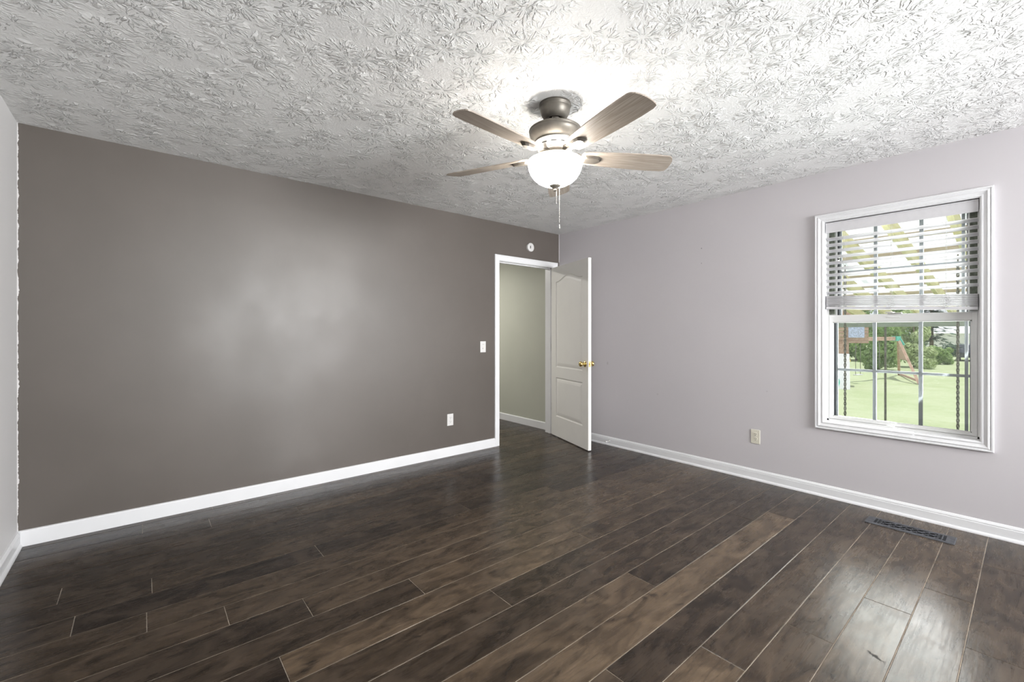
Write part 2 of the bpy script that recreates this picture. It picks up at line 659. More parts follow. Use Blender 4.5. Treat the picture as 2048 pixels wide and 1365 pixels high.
# floor of separate planks over a dusty seam bed (one mesh)
mb = MB()
mb.box(XL - .1, 0.12, YB - .1, 2.7, -0.06, -0.0016, 1)
PW, Y0 = 0.16735, -0.0705
joints = {0: [-3.923], 1: [-3.588], 2: [-3.093], 3: [], 4: [-4.22, -1.772], 5: [-3.888], 6: [-4.147, -3.16, -2.178],
          7: [-3.909, -1.444], 8: [-3.642], 9: [-3.356], 10: [-2.904], 11: [-3.525, -1.878], 12: [-2.65], 13: [],
          14: [-2.018, -0.862], 15: [-0.633], 16: [-2.625], 17: [-2.246], 18: [-1.834], 19: [-1.356], 20: [-1.034]}
tones = {(15, 0): .74, (14, 0): .55, (11, 1): .66, (11, 2): .30, (10, 1): .55, (17, 0): .74, (9, 1): .46, (2, 1): .5, (8, 1): .42,
         (16, 0): .4, (7, 1): .36, (5, 0): .12, (4, 0): .22, (20, 0): .42, (19, 0): .5, (18, 1): .45, (18, 0): .35,
         (19, 1): .5, (20, 1): .45, (13, 0): .22, (12, 1): .22, (12, 0): .3, (15, 1): .3, (0, 1): .2, (1, 1): .16}
rnd = random.Random(3)
cols = []
for k in range(-17, 43):
    ya, yb = Y0 - (k + 1) * PW, Y0 - k * PW
    js = list(joints.get(k, []))
    if k not in joints:
        x = XL + rnd.uniform(0.2, 1.6)
        while x < 0.1:
            js.append(x)
            x += rnd.uniform(0.9, 2.0)
    js = sorted(js)
    xs = [XL - .1] + js + [0.12]
    for i in range(len(xs) - 1):
        g = 0.0014
        xa, xb, y0, y1 = xs[i] + g * .8, xs[i + 1] - g * .8, ya + g, yb - g
        e = 0.0015
        n0 = len(mb.v)
        vs = []
        for (z, ins) in ((-0.0016, 0), (-0.0008, 0), (0, e)):
            vs += [(xa + ins, y0 + ins, z), (xb - ins, y0 + ins, z), (xb - ins, y1 - ins, z), (xa + ins, y1 - ins, z)]
        fs = [(8, 9, 10, 11)]
        for L in (0, 4):
            for q in range(4):
                q2 = (q + 1) % 4
                fs.append((L + q, L + q2, L + 4 + q2, L + 4 + q))
        mb.add(vs, fs, 0)
        t = tones.get((k, i), rnd.uniform(0.0, 0.35))
        cols.append((n0, len(mb.v), t, rnd.random()))
fl = struct(mb.build('floor', [M['planks'], M['seam']], recalc=False))
ca = fl.data.color_attributes.new('plank', 'FLOAT_COLOR', 'POINT')
arr = np.zeros((len(mb.v), 4), dtype=np.float32)
arr[:, 3] = 1
for a, c, t, sd in cols:
    arr[a:c, 0] = t
    arr[a:c, 1] = sd
ca.data.foreach_set('color', arr.ravel())

# ceiling
mb = MB()
mb.box(XL - .1, 0.14, YB - .14, 0.14, H, H + .12)
struct(mb.build('ceiling', M['ceiling']))

# front (dark) wall with the doorway
DX0, DX1, DZ, WT = -0.957, -0.084, 2.034, 0.14     # rough opening
mb = MB()
mb.box(XL - .1, DX0, 0, WT, -0.02, H)
mb.box(DX0, DX1, 0, WT, DZ, H)
mb.box(DX1, 0.0, 0, WT, -0.02, H)
o = struct(mb.build('wall_front', M['taupe']))
# pale corner bead between the two walls
mb = MB()
mb.box(-0.006, 0.0, -0.0035, 0.0, 2.10, H)
struct(mb.build('trim_corner', M['lilac']))

# right wall with the window opening
WY0, WY1, WZ0, WZ1 = -3.560, -2.738, 0.563, 2.068
mb = MB()
mb.box(0, .14, WY1, 0.14, -0.02, H)
mb.box(0, .14, YB - .14, WY0, -0.02, H)
mb.box(0, .14, WY0, WY1, -0.02, WZ0)
mb.box(0, .14, WY0, WY1, WZ1, H)
struct(mb.build('wall_right', M['lilac']))

mb = MB()
mb.box(XL - .1, XL, YB - .14, 0.0, -0.02, H)
struct(mb.build('wall_left', M['pale']))

# unseen back wall with its window, set farther back to even the light
BW = [(-2.55, -0.35)]
BZ0, BZ1 = 0.88, 2.12
mb = MB()
xs = [XL, BW[0][0], BW[0][1], 0.0]
for i in (0, 2):
    mb.box(xs[i], xs[i + 1], YB - .14, YB, -0.02, H)
for i in (1,):
    mb.box(xs[i], xs[i + 1], YB - .14, YB, -0.02, BZ0)
    mb.box(xs[i], xs[i + 1], YB - .14, YB, BZ1, H)
struct(mb.build('wall_back', M['lilac']))


def ring(y0, y1, z0, z1, t, p):
    """rectangle in the right wall's plane, inset t, standing p into the room"""
    return [Vector((-p, y0 + t, z0 + t)), Vector((-p, y1 - t, z0 + t)), Vector((-p, y1 - t, z1 - t)), Vector((-p, y0 + t, z1 - t))]


CASING = [(0, 0), (0, .016), (.003, .021), (.010, .021), (.0125, .0165), (.017, .0175), (.021, .0215), (.026, .0215), (.029, .017),
          (.043, .0125), (.046, .016), (.052, .016), (.055, .012), (.060, .010), (.060, -.004)]

# ------------------------------------------------------------------ window_1
win = struct(empty('window_1', (0, -3.149, 0.51)))


def wpart(mb, name, mat, parent=None):
    """parts of the window, written in world coordinates"""
    if parent is None:
        return mb.build(name, mat, win, at=None, loc=(0, 3.149, -0.51))
    return mb.build(name, mat, parent)


CY0, CY1, CZ0, CZ1 = -3.608, -2.690, 0.510, 2.120
mb = MB()
mb.loft([ring(CY0, CY1, CZ0, CZ1, t, p) for t, p in CASING])
wpart(mb, 'casing', M['trim'])
IY0, IY1, IZ0, IZ1 = CY0 + .06, CY1 - .06, CZ0 + .06, CZ1 - .06      # clear opening
mb = MB()
for (a, c) in ((IY0 - .011, IY0), (IY1, IY1 + .011)):
    mb.box(0.002, .055, a, c, IZ0 - .006, IZ1 + .007)
mb.box(0.002, .055, IY0, IY1, IZ1, IZ1 + .007)
mb.box(0.002, .055, IY0, IY1, IZ0 - .006, IZ0)
wpart(mb, 'jamb_liner', M['trim'])
# vinyl frame with stepped sill
mb = MB()
FX0, FX1 = .055, .135
for (a, c) in ((IY0 - .011, IY0 + .012), (IY1 - .012, IY1 + .011)):
    mb.box(FX0, FX1, a, c, IZ0 - .006, IZ1 + .007)
mb.box(FX0, FX1, IY0, IY1, IZ1 - .02, IZ1 + .007)
mb.box(FX0, FX1, IY0, IY1, IZ0 - .006, IZ0 + .012)
mb.box(FX0 + .028, FX1, IY0 + .012, IY1 - .012, IZ0 + .012, IZ0 + .018)
wpart(mb, 'frame', M['vinyl'])
# dark balance tracks beside the upper sash
mb = MB()
for (a, c) in ((IY0 + .012, IY0 + .046), (IY1 - .046, IY1 - .012)):
    mid = (a + c) / 2
    mb.box(.062, .078, a, mid - .004, 1.372, IZ1 - .02)
    mb.box(.058, .078, mid - .004, mid + .001, 1.372, IZ1 - .02)
    mb.box(.062, .078, mid + .001, c, 1.372, IZ1 - .02)
wpart(mb, 'balance_track', M['track'])


def sash(name, x0, x1, z0, z1, st, rb, rt, label=None):
    y0, y1 = IY0 + .013, IY1 - .013
    mb = MB()
    # stepped frame profile, mitred
    prof = [(0, x0, 0), (0, x0, 1), ]
    for (a, c) in ((y0, y0 + st), (y1 - st, y1)):
        mb.cbox(x0, x1, a, c, z0, z1, .0018)
    mb.cbox(x0, x1, y0 + st - .002, y1 - st + .002, z0, z0 + rb, .0018)
    mb.cbox(x0, x1, y0 + st - .002, y1 - st + .002, z1 - rt, z1, .0018)
    # inner glazing bead
    q = .006
    for (a, c) in ((y0 + st, y0 + st + q), (y1 - st - q, y1 - st)):
        mb.box(x0 + .006, x1 - .006, a, c, z0 + rb, z1 - rt)
    mb.box(x0 + .006, x1 - .006, y0 + st, y1 - st, z0 + rb, z0 + rb + q)
    mb.box(x0 + .006, x1 - .006, y0 + st, y1 - st, z1 - rt - q, z1 - rt)
    s = wpart(mb, name, M['vinyl'])
    gx = (x0 + x1) / 2
    gy0, gy1, gz0, gz1 = y0 + st + q, y1 - st - q, z0 + rb + q, z1 - rt - q
    mb = MB()
    mb.box(gx - .008, gx - .005, gy0 - .004, gy1 + .004, gz0 - .004, gz1 + .004)
    wpart(mb, 'pane', M['glass'], s)
    mb = MB()
    gw, gt = .0105, .004
    for yy in (-3.031, -3.273):
        mb.box(gx - gt, gx + gt, yy - gw, yy + gw, gz0, gz1)
    zz = (gz0 + gz1) / 2
    mb.box(gx - gt * .9, gx + gt * .9, gy0, gy1, zz - gw * .85, zz + gw * .85)
    for (a, c) in ((gy0 + .010, gy0 + .026), (gy1 - .024, gy1 - .008)):
        mb.box(gx - gt, gx + gt, a, c, gz0, gz1)
    wpart(mb, 'grid_bars', M['grid'], s)
    mb = MB()
    for (a, c) in ((gy0, gy0 + .003), (gy1 - .009, gy1)):
        mb.box(gx - gt, gx + gt, a, c, gz0, gz1)
    wpart(mb, 'gasket_shade', M['gasket_shade'], s)
    return s


ls = sash('lower_sash', .056, .086, IZ0 + .014, 1.364, .024, .020, .052)
us = sash('upper_sash', .090, .118, 1.325, IZ1 - .02, .040, .034, .03)
mb = MB()
mb.cbox(.050, .057, -3.17, -3.105, 1.337, 1.343, .001)
mb.box(.054, .057, IY0 + .03, IY1 - .03, 1.3235, 1.3265)
wpart(mb, 'lift_rail', M['vinyl'], ls)
mb = MB()
mb.cbox(.040, .070, -3.180, -3.105, 1.364, 1.371, .002)
mb.tube([(.052, -3.145, 1.372), (.046, -3.120, 1.375), (.040, -3.095, 1.374)], .0035, 8)
wpart(mb, 'sash_lock', M['steel'], ls)

# ------------------------------------------------------------------ the window out of view behind the camera
def side_window(name, loc, rz, wd, hg):
    # local: x along the wall, y into the room, z up from the sill
    bw = struct(empty(name, loc, (0, 0, rz)))
    h = wd / 2
    mb = MB()
    mb.loft([[Vector((-h - .05 + t, p, -.05 + t)), Vector((h + .05 - t, p, -.05 + t)), Vector((h + .05 - t, p, hg + .05 - t)), Vector((-h - .05 + t, p, hg + .05 - t))]
             for t, p in CASING])
    mb.build('casing', M['trim'], bw)
    mb = MB()
    for (a, c, d, e) in ((-h + .001, -h + .045, .001, hg - .001), (h - .045, h - .001, .001, hg - .001), (-h + .045, h - .045, .001, .05),
                         (-h + .045, h - .045, hg - .05, hg - .001), (-h + .045, h - .045, hg / 2 - .025, hg / 2 + .025), (-.03, .03, .05, hg - .05)):
        mb.box(a, c, -.125, -.09, d, e)
    f_ = mb.build('sash_frame', M['vinyl'], bw)
    mb = MB()
    mb.box(-h + .04, h - .04, -.110, -.106, .045, hg - .045)
    mb.build('pane', M['glass'], f_)


side_window('window_2', (-1.45, YB, BZ0), 0.0, BW[0][1] - BW[0][0], BZ1 - BZ0)

# ------------------------------------------------------------------ baseboards
BASE_R = [(0, 0), (.024, 0), (.024, .006), (.021, .013), (.014, .018), (.0125, .019), (.0125, .066), (.0095, .070), (.0115, .074),
          (.009, .080), (.005, .088), (0, .090)]
BASE_F = [(0, 0), (.015, 0), (.015, .083), (.012, .089), (.006, .092), (0, .092)]


def baseboard(name, prof, a, c, axis, wallpos, sign, ext=(0, 0)):
    """prof = (out of wall, height); runs from a to c along axis"""
    mb = MB()
    loops = []
    for q, end in ((a, ext[0]), (c, ext[1])):
        L = []
        for (d, h) in prof:
            along = q + end * d
            L.append(Vector((along, wallpos + sign * d, h)) if axis == 'x' else Vector((wallpos + sign * d, along, h)))
        loops.append(L)
    mb.loft(loops)
    n = len(prof)
    mb.f += [tuple(range(n)), tuple(range(n, 2 * n))]
    mb.mi += [0, 0]
    mb.sm += [False, False]
    return struct(mb.build(name, M['trim']))


baseboard('baseboard_front', BASE_F, XL, -1.008, 'x', 0.0, -1, (1, 0))
baseboard('baseboard_right', BASE_R, YB, 0.0, 'y', 0.0, -1, (1, 0))
baseboard('baseboard_left', BASE_R, YB, 0.0, 'y', XL, 1, (1, -1))
baseboard('baseboard_back', BASE_F, XL, 0.0, 'x', YB, 1, (0, 0))
baseboard('baseboard_hall', BASE_F, WT + .001, 2.6, 'y', 0.0, -1)

# ------------------------------------------------------------------ hallway
mb = MB()
mb.box(0, .14, WT, 2.7, -0.02, H)
struct(mb.build('wall_hall_right', M['hall']))
mb = MB()
mb.box(-2.6, 0, 2.6, 2.7, -0.02, H)
struct(mb.build('wall_hall_back', M['hall']))
mb = MB()
mb.box(-2.7, -2.6, WT, 2.7, -0.02, H)
struct(mb.build('wall_hall_left', M['hall']))
mb = MB()
mb.box(-2.7, .14, WT, 2.7, H, H + .1)
struct(mb.build('ceiling_hall', M['white_matte']))

# ------------------------------------------------------------------ door trim and door
DOORC = [(0, 0), (0, .014), (.004, .018), (.012, .018), (.015, .015), (.050, .011), (.056, .0125), (.062, .009), (.066, .006), (.066, -.002)]
JX0, JX1, JZ = -0.940, -0.101, 2.018
mb = MB()
loops = []
for (t, p) in DOORC:
    loops.append([Vector((-1.008 + t, -p, 0.0)), Vector((-1.008 + t, -p, 2.085 - t)), Vector((-0.036 - t, -p, 2.085 - t)), Vector((-0.036 - t, -p, 0.0))])
mb.loft(loops, closed=False)
tr_ = struct(mb.build('trim_1', M['trim']))
mb = MB()
mb.box(JX0 - .017, JX0, 0.0005, WT - .0005, 0, JZ + .016)
mb.box(JX1, JX1 + .017, 0.0005, WT - .0005, 0, JZ + .016)
mb.box(JX0, JX1, 0.0005, WT - .0005, JZ, JZ + .016)
# stop moulding
mb.box(JX0, JX0 + .010, .040, .075, 0, JZ)
mb.box(JX1 - .010, JX1, .040, .075, 0, JZ)
mb.box(JX0, JX1, .040, .075, JZ - .010, JZ)
mb.build('jamb', M['trim'], tr_)
mb = MB()
mb.cbox(JX0 - .0005, JX0 + .0015, .012, .034, .87, .935, .0004)
mb.build('strike_plate', M['brass'], tr_)

DW, DT = 0.828, 0.035
door = struct(empty('door_1', (-0.105, -0.016, 0.0), (0, 0, math.atan2(-.951, -.308))))
# door frame: local x along the leaf from the hinge, local y: towards the wall side (+) / camera side (-)


def arch(x0, x1, z0, z1, rise, n=24):
    pts = [(x0, z0), (x1, z0)]
    if rise <= 0:
        return pts + [(x1, z1), (x0, z1)]
    for i in range(n + 1):
        t = i / n
        # flat shoulders, ogee rise to the middle
        s_ = 0.5 - 0.5 * math.cos(2 * math.pi * min(max((t - .03) / .94, 0), 1))
        pts.append((x1 + (x0 - x1) * t, z1 + rise * s_))
    return pts


def inset(pts, d):
    n = len(pts)
    outp = []
    for i in range(n):
        p0, p1, p2 = Vector(pts[i - 1]), Vector(pts[i]), Vector(pts[(i + 1) % n])
        n1 = Vector((-(p1 - p0).y, (p1 - p0).x)).normalized()
        n2 = Vector((-(p2 - p1).y, (p2 - p1).x)).normalized()
        k = (n1 + n2)
        k = k / max(k.length_squared / 2, 0.3)
        outp.append((p1.x + k.x * d, p1.y + k.y * d))
    return outp


def door_face(mb, y, sgn):
    """sgn = +1: the face looks towards +y"""
    Z0, Z1 = 0.010, 2.012
    outer = [(0, Z0), (DW, Z0), (DW, Z1), (0, Z1)]
    holes = [arch(.115, .712, .245, .705, 0), arch(.115, .712, .828, 1.835, .06)]
    polys = [[Vector((p[0], p[1], 0)) for p in outer]] + [[Vector((p[0], p[1], 0)) for p in hh_] for hh_ in holes]
    tris = tessellate_polygon(polys)
    flat = [p for P in polys for p in P]
    mb.add([(p.x, y, p.y) for p in flat], [tuple(t) for t in tris])
    for hh_ in holes:
        loops = []
        for (d, dep) in ((0, 0), (.004, .0055), (.010, .0075), (.018, .0075), (.026, .0045), (.048, .0012), (.052, .0008)):
            loops.append([Vector((p[0], y - sgn * dep, p[1])) for p in inset(hh_, d)])
        mb.loft(loops)
        L = loops[-1]
        tris = tessellate_polygon([[Vector((p.x, p.z, 0)) for p in L]])
        mb.add(L, [tuple(t) for t in tris])


# local axes: rot z so that +x follows the leaf; the camera side normal n=(-.951,.308) is local -y
mb = MB()
door_face(mb, 0.0, 1)
door_face(mb, -DT, -1)
Z0, Z1 = 0.010, 2.012
for (xa, xb, za, zb) in ((0, 0, Z0, Z1), (DW, DW, Z0, Z1)):
    mb.add([(xa, 0, za), (xa, -DT, za), (xa, -DT, zb), (xa, 0, zb)], [(0, 1, 2, 3)])
for z in (Z0, Z1):
    mb.add([(0, 0, z), (DW, 0, z), (DW, -DT, z), (0, -DT, z)], [(0, 1, 2, 3)])
bm_leaf = mb.build('leaf', M['door'], door)
KZ = 0.905
for sgn in (-1, 1):
    base = 0.0 if sgn > 0 else -DT
    mt = Matrix.Translation((DW - .062, base, KZ)) @ Matrix.Rotation(R(-90 * sgn), 4, 'X')
    mb = MB()
    mb.lathe([(.0, .0005), (.031, .0005), (.033, .003), (.030, .008), (.016, .011), (.012, .014), (.011, .030), (.016, .035), (.024, .040),
              (.0285, .049), (.0285, .056), (.024, .064), (.014, .069), (.006, .0705), (0, .0705)], 32, mt, cap=False)
    kn = mb.build('door_knob', M['brass'], door)
    mb = MB()
    mb.lathe([(0, .0715), (.006, .0715), (.006, .0705)], 16, mt, cap=False)
    mb.build('privacy_pin', M['slot'], kn)
mb = MB()
mb.cbox(DW - .0005, DW + .0015, -DT + .006, -.006, KZ - .029, KZ + .029, .0004)
lp = mb.build('latch_plate', M['brass'], door)
mb = MB()
mb.box(DW + .001, DW + .010, -DT / 2 - .007, -DT / 2 + .007, KZ - .007, KZ + .007)
mb.build('latch_bolt', M['brass'], lp)
hz_ = M['trim']
for z in (1.81, 1.055, 0.335):
    mb = MB()
    mt = Matrix.Translation((-.006, .004, z))
    mb.lathe([(0, -.046), (.0055, -.046), (.0055, -.016), (.0050, -.0155), (.0055, -.015), (.0055, .015), (.0050, .0155), (.0055, .016), (.0055, .046), (0, .046)], 14, mt, cap=False)
    # leaf screwed to the door's edge
    mb.box(-.002, .0006, -DT + .003, 0.002, z - .044, z + .044)
    mb.build('hinge', M['steel'] if False else M['trim'], door)
    # leaf let into the jamb
    mb = MB()
    mb.cbox(JX1 - .0014, JX1 + .0005, .001, .036, z - .044, z + .044, .0004)
    for dz in (-.03, 0, .03):
        mt = Matrix.Translation((JX1 - .0014, .02, z + dz)) @ Matrix.Rotation(R(-90), 4, 'Y')
        mb.lathe([(0, .0006), (.003, .0006), (.004, 0)], 10, mt, cap=False)
    mb.build('hinge_leaf', M['steel'], tr_)

# ------------------------------------------------------------------ ceiling fan
FX, FY = -2.252, -2.127
fan = empty('ceiling_fan', (FX, FY, H), label='bronze five-blade ceiling fan with lit white glass bowl, on the textured ceiling', cat='ceiling fan')


def fz(prof):
    return [(r, z - H) for r, z in prof]


mb = MB()
mb.lathe(fz([(.0, 2.44), (.084, 2.44), (.0845, 2.428), (.082, 2.424), (.0795, 2.421), (.0795, 2.417), (.079, 2.408), (.076, 2.396), (.070, 2.382),
             (.061, 2.370), (.051, 2.362), (.046, 2.360), (.040, 2.364), (.034, 2.374), (0, 2.376)]), 56, cap=False)
mb.build('canopy', M['pewter'], fan)
mb = MB()
mb.lathe(fz([(0, 2.385), (.020, 2.383), (.028, 2.374), (.026, 2.362), (.014, 2.356), (.014, 2.315)]), 24, cap=False)
mb.box(-.030, -.012, -.008, .008, 2.312 - H, 2.366 - H)
mb.box(.012, .030, -.008, .008, 2.312 - H, 2.366 - H)
mb.build('downrod', M['pewter'], fan)
mb = MB()
mb.lathe(fz([(0, 2.322), (.040, 2.322), (.080, 2.319), (.110, 2.314), (.128, 2.309), (.1365, 2.303), (.1385, 2.299), (.1365, 2.296), (.1345, 2.294),
             (.1365, 2.290), (.1355, 2.281), (.131, 2.270), (.123, 2.258), (.113, 2.247), (.105, 2.240), (.105, 2.236)]), 72, cap=False)
mh = mb.build('motor_housing', M['pewter'], fan)
mb = MB()
mb.lathe(fz([(.104, 2.238), (.108, 2.236), (.108, 2.232), (.104, 2.229), (.098, 2.212), (.089, 2.197), (.086, 2.192), (.089, 2.189), (.086, 2.185), (.050, 2.183), (0, 2.183)]), 72, cap=False)
vr = mb.build('vent_ring', M['fan_white'], fan)
for k in range(12):
    a = 2 * math.pi * (k + .35) / 12
    mt = Matrix.Rotation(a, 4, 'Z') @ Matrix.Translation((.0978, 0, 2.211 - H)) @ Matrix.Rotation(R(-33), 4, 'Y')
    mb = MB()
    mb.box(-.002, .002, -.014, .014, -.0020, .0020, mat=mt)
    mb.build('vent_slot', M['slot'], vr)
mb = MB()
mb.lathe(fz([(0, 2.186), (.042, 2.186), (.042, 2.164), (.050, 2.160), (.0, 2.160)]), 40, cap=False)
mb.build('switch_housing', M['fan_white'], fan)
mb = MB()
mb.lathe(fz([(0, 2.162), (.062, 2.162), (.108, 2.159), (.116, 2.154), (.116, 2.149), (.0, 2.147)]), 48, cap=False)
mb.build('light_fitter', M['fan_white'], fan)
mb = MB()
bowl = [(.139, 2.1365), (.143, 2.138), (.1455, 2.134), (.1445, 2.128), (.1435, 2.118), (.139, 2.098), (.130, 2.076), (.115, 2.053), (.094, 2.034),
        (.068, 2.020), (.040, 2.012), (.012, 2.0095), (.012, 2.013), (.040, 2.0155), (.067, 2.0235), (.092, 2.037), (.112, 2.056), (.127, 2.078), (.136, 2.100), (.1405, 2.119), (.139, 2.1365)]
mb.lathe(fz(bowl), 64, cap=False)
bo = mb.build('light_bowl', M['bowl'], fan)
tag(bo, 'glowing white frosted glass bowl')
mb = MB()
mb.lathe(fz([(.0, 2.152), (.005, 2.152), (.005, 2.016), (.029, 2.0165), (.0315, 2.0135), (.029, 2.009), (.019, 2.002), (.011, 1.996), (.0075, 1.991), (.0095, 1.988), (.0085, 1.984), (.004, 1.982), (0, 1.982)]), 32, cap=False)
mb.build('finial', M['pewter'], fan)
# pull chains, beaded
for (dx, dy, zt, zb) in ((.004, -.006, 1.985, 1.910), (.012, -.020, 2.000, 1.802)):
    mb = MB()
    n = int((zt - zb) / .0075)
    for i in range(n):
        mb.lathe([(0, -.0016), (.0013, -.0008), (.0013, .0008), (0, .0016)], 6, Matrix.Translation((dx, dy, zt - i * .0075 - H)), cap=False)
    mb.tube([(dx, dy, zt - H), (dx, dy, zb - H)], .0004, 5)
    pcn = mb.build('pull_chain', M['steel'], fan)
    if zb < 1.85:
        mb = MB()
        mb.lathe(fz([(0, zb + .002), (.0025, zb), (.0035, zb - .010), (.003, zb - .020), (0, zb - .022)]), 10, Matrix.Translation((dx, dy, 0)), cap=False)
        mb.build('pull_bob', M['steel'], pcn)

FWD = 49.88
for k in range(5):
    ang = R(FWD - (8 + 72 * k))
    # blade, local x outwards; clockwise side (local -y) pitched up
    mb = MB()
    us_ = []
    low = [(.150, -.047), (.175, -.053), (.25, -.0595), (.36, -.066), (.47, -.071), (.56, -.0725), (.615, -.071), (.632, -.066), (.645, -.052), (.655, -.03), (.660, 0.0),
           (.660, .03), (.656, .052), (.650, .060), (.63, .0655), (.56, .068), (.47, .067), (.36, .063), (.25, .057), (.175, .052), (.150, .047), (.142, .03), (.140, 0), (.142, -.03)]
    T = .0055
    vs = [(x, y, -T / 2) for x, y in low] + [(x, y, T / 2) for x, y in low]
    n = len(low)
    mb.add(vs, [tuple(range(n)), tuple(range(n, 2 * n))] + [(i, (i + 1) % n, n + (i + 1) % n, n + i) for i in range(n)])
    bl = mb.build('blade', M['blade'], fan)
    bl.location = (0, 0, 2.168 - H)
    bl.rotation_euler = (Matrix.Rotation(ang, 3, 'Z') @ Matrix.Rotation(R(-13), 3, 'X')).to_euler()
    # iron: arm to the hub and stepped medallion beneath the blade
    mb = MB()
    arm = [(.062, .0125, .020), (.095, .013, .018), (.125, .016, .012), (.150, .020, -.004), (.175, .023, -.006)]
    loops = []
    for (x, hw, z) in arm:
        loops.append([Vector((x, -hw, z - .004)), Vector((x, hw, z - .004)), Vector((x, hw, z + .004)), Vector((x, -hw, z + .004))])
    mb.loft(loops)
    for (ins, z) in ((0, -.0028), (.004, -.0062), (.008, -.0098), (.012, -.0130)):
        pts = [(.160, -.030), (.20, -.031), (.235, -.027), (.252, -.015), (.257, 0), (.252, .015), (.235, .027), (.20, .031), (.160, .030), (.148, .018), (.148, -.018)]
        c_ = Vector((.20, 0))
        q = []
        for p in pts:
            d_ = Vector(p) - c_
            q.append(c_ + d_ * (1 - ins / .055))
        n = len(q)
        vs = [(p.x, p.y, z) for p in q] + [(p.x, p.y, z - .0036) for p in q]
        mb.add(vs, [tuple(range(n)), tuple(range(n, 2 * n))] + [(i, (i + 1) % n, n + (i + 1) % n, n + i) for i in range(n)])
    mb.build('blade_iron', M['pewter'], bl)

# ------------------------------------------------------------------ wall fittings


def fitting_matrix(wall):
    """local: x along the wall, y out of the wall (into the room), z up"""
    if wall == 'front':
        return Matrix.Rotation(R(180), 4, 'Z')
    return Matrix.Rotation(R(90), 4, 'Z')      # right wall: y -> -x


def rot_for(wall):
    return (0, 0, R(180)) if wall == 'front' else (0, 0, R(90))


def outlet(loc, wall, mat, label):
    o = empty('wall_outlet', loc, rot_for(wall), label=label, cat='outlet')
    mb = MB()
    mb.cbox(-.0355, .0355, 0.0002, .0062, -.0585, .0585, .0022)
    mb.build('cover_plate', mat, o)
    for s_ in (-1, 1):
        zc = s_ * .0195
        mb = MB()
        pts = []
        for i in range(24):
            a = 2 * math.pi * i / 24
            pts.append((.0165 * math.cos(a), max(-.0145, min(.0145, .0172 * math.sin(a))) + zc))
        n = len(pts)
        vs = [(x, .006, z) for x, z in pts] + [(x, .0082, z) for x, z in pts]
        mb.add(vs, [tuple(range(n)), tuple(range(n, 2 * n))] + [(i, (i + 1) % n, n + (i + 1) % n, n + i) for i in range(n)])
        rc = mb.build('receptacle', mat, o)
        mb = MB()
        mb.box(-.0075, -.0050, .0078, .0086, zc - .001, zc + .0085)
        mb.box(.0050, .0075, .0078, .0086, zc, zc + .0075)
        mb.lathe([(0, 0), (.0028, 0), (.0028, .0008), (0, .0008)], 12, Matrix.Translation((0, .0078, zc - .008)) @ Matrix.Rotation(R(-90), 4, 'X'), cap=False)
        mb.build('slots', M['slot'], rc)
    mb = MB()
    mb.lathe([(.0032, 0), (.0032, .001), (.0022, .0016), (0, .0017)], 14, Matrix.Translation((0, .0060, 0)) @ Matrix.Rotation(R(-90), 4, 'X'), cap=False)
    mb.build('screw', M['steel'], o)
    return o


outlet((-1.569, 0, .362), 'front', M['plastic'], 'white duplex outlet low on the dark taupe wall, left of the doorway')
outlet((0, -2.264, .363), 'right', M['ivory'], 'ivory duplex outlet low on the pale lilac wall, left of the window')

sw = empty('light_switch', (-1.163, 0, 1.083), rot_for('front'), label='white fan and light switch plate on the dark wall beside the doorway', cat='light switch')
mb = MB()
mb.cbox(-.0355, .0355, 0.0002, .0062, -.0585, .0585, .0022)
mb.build('cover_plate', M['plastic'], sw)
mb = MB()
mb.cbox(-.0168, .0168, .006, .0088, -.033, .033, .0012)
pd = mb.build('paddle', M['plastic'], sw)
mb = MB()
mb.cbox(-.0110, -.0060, .0085, .0108, -.024, .010, .0008)
mb.build('slider', M['ivory'], pd)
mb = MB()
mb.box(-.012, .012, .0086, .0091, .0242, .0258)
mb.build('groove', M['slot'], pd)
mb = MB()
mb.box(.004, .0085, .0086, .0092, -.022, -.012)
mb.build('indicator', M['slot'], pd)

al_ = empty('smoke_alarm', (-.493, 0, 2.220), rot_for('front'), label='round white alarm with a dark slot, on the dark wall above the doorway', cat='alarm')
mx_ = Matrix.Rotation(R(-90), 4, 'X')
mb = MB()
mb.lathe([(0, .0004), (.050, .0004), (.0505, .010), (.0475, .0105), (.0475, .012)], 48, mx_, cap=False)
mb.build('base_ring', M['plastic'], al_)
mb = MB()
mb.lathe([(.0475, .012), (.0505, .013), (.0505, .024), (.047, .0275), (.030, .0290), (.0, .0292)], 48, mx_, cap=False)
bd = mb.build('cover', M['plastic'], al_)
mb = MB()
mb.cbox(.004, .016, .0288, .0302, -.016, .016, .0005)
mb.build('vent_slot', M['slot'], bd)

ds = empty('door_stop', (-.0125, -.769, .047), rot_for('right'), label='small white spring door stop on the right baseboard beside the open door', cat='door stop')
mb = MB()
mb.lathe([(0, 0), (.011, 0), (.011, .003), (.007, .006), (.0055, .006), (.0055, .007)], 20, mx_, cap=False)
mb.build('base', M['steel'], ds)
mb = MB()
pts = []
for i in range(97):
    a = 2 * math.pi * i / 8
    pts.append((.005 * math.cos(a), .006 + .045 * i / 96, .005 * math.sin(a)))
mb.tube(pts, .0011, 6)
mb.build('spring', M['plastic'], ds)
mb = MB()
mb.lathe([(0, .049), (.008, .049), (.0085, .053), (.008, .062), (0, .064)], 18, mx_, cap=False)
mb.build('tip', M['plastic'], ds)

# ------------------------------------------------------------------ floor register
rg_ = empty('floor_register', (-.262, -3.258, 0), (0, 0, R(90)), label='black ornate iron floor vent on the planks below the window', cat='floor vent')
HL, HWd, RT = .208, .066, .006
mb = MB()


def rrect(hx, hy, z):
    return [Vector((-hx, -hy, z)), Vector((hx, -hy, z)), Vector((hx, hy, z)), Vector((-hx, hy, z))]


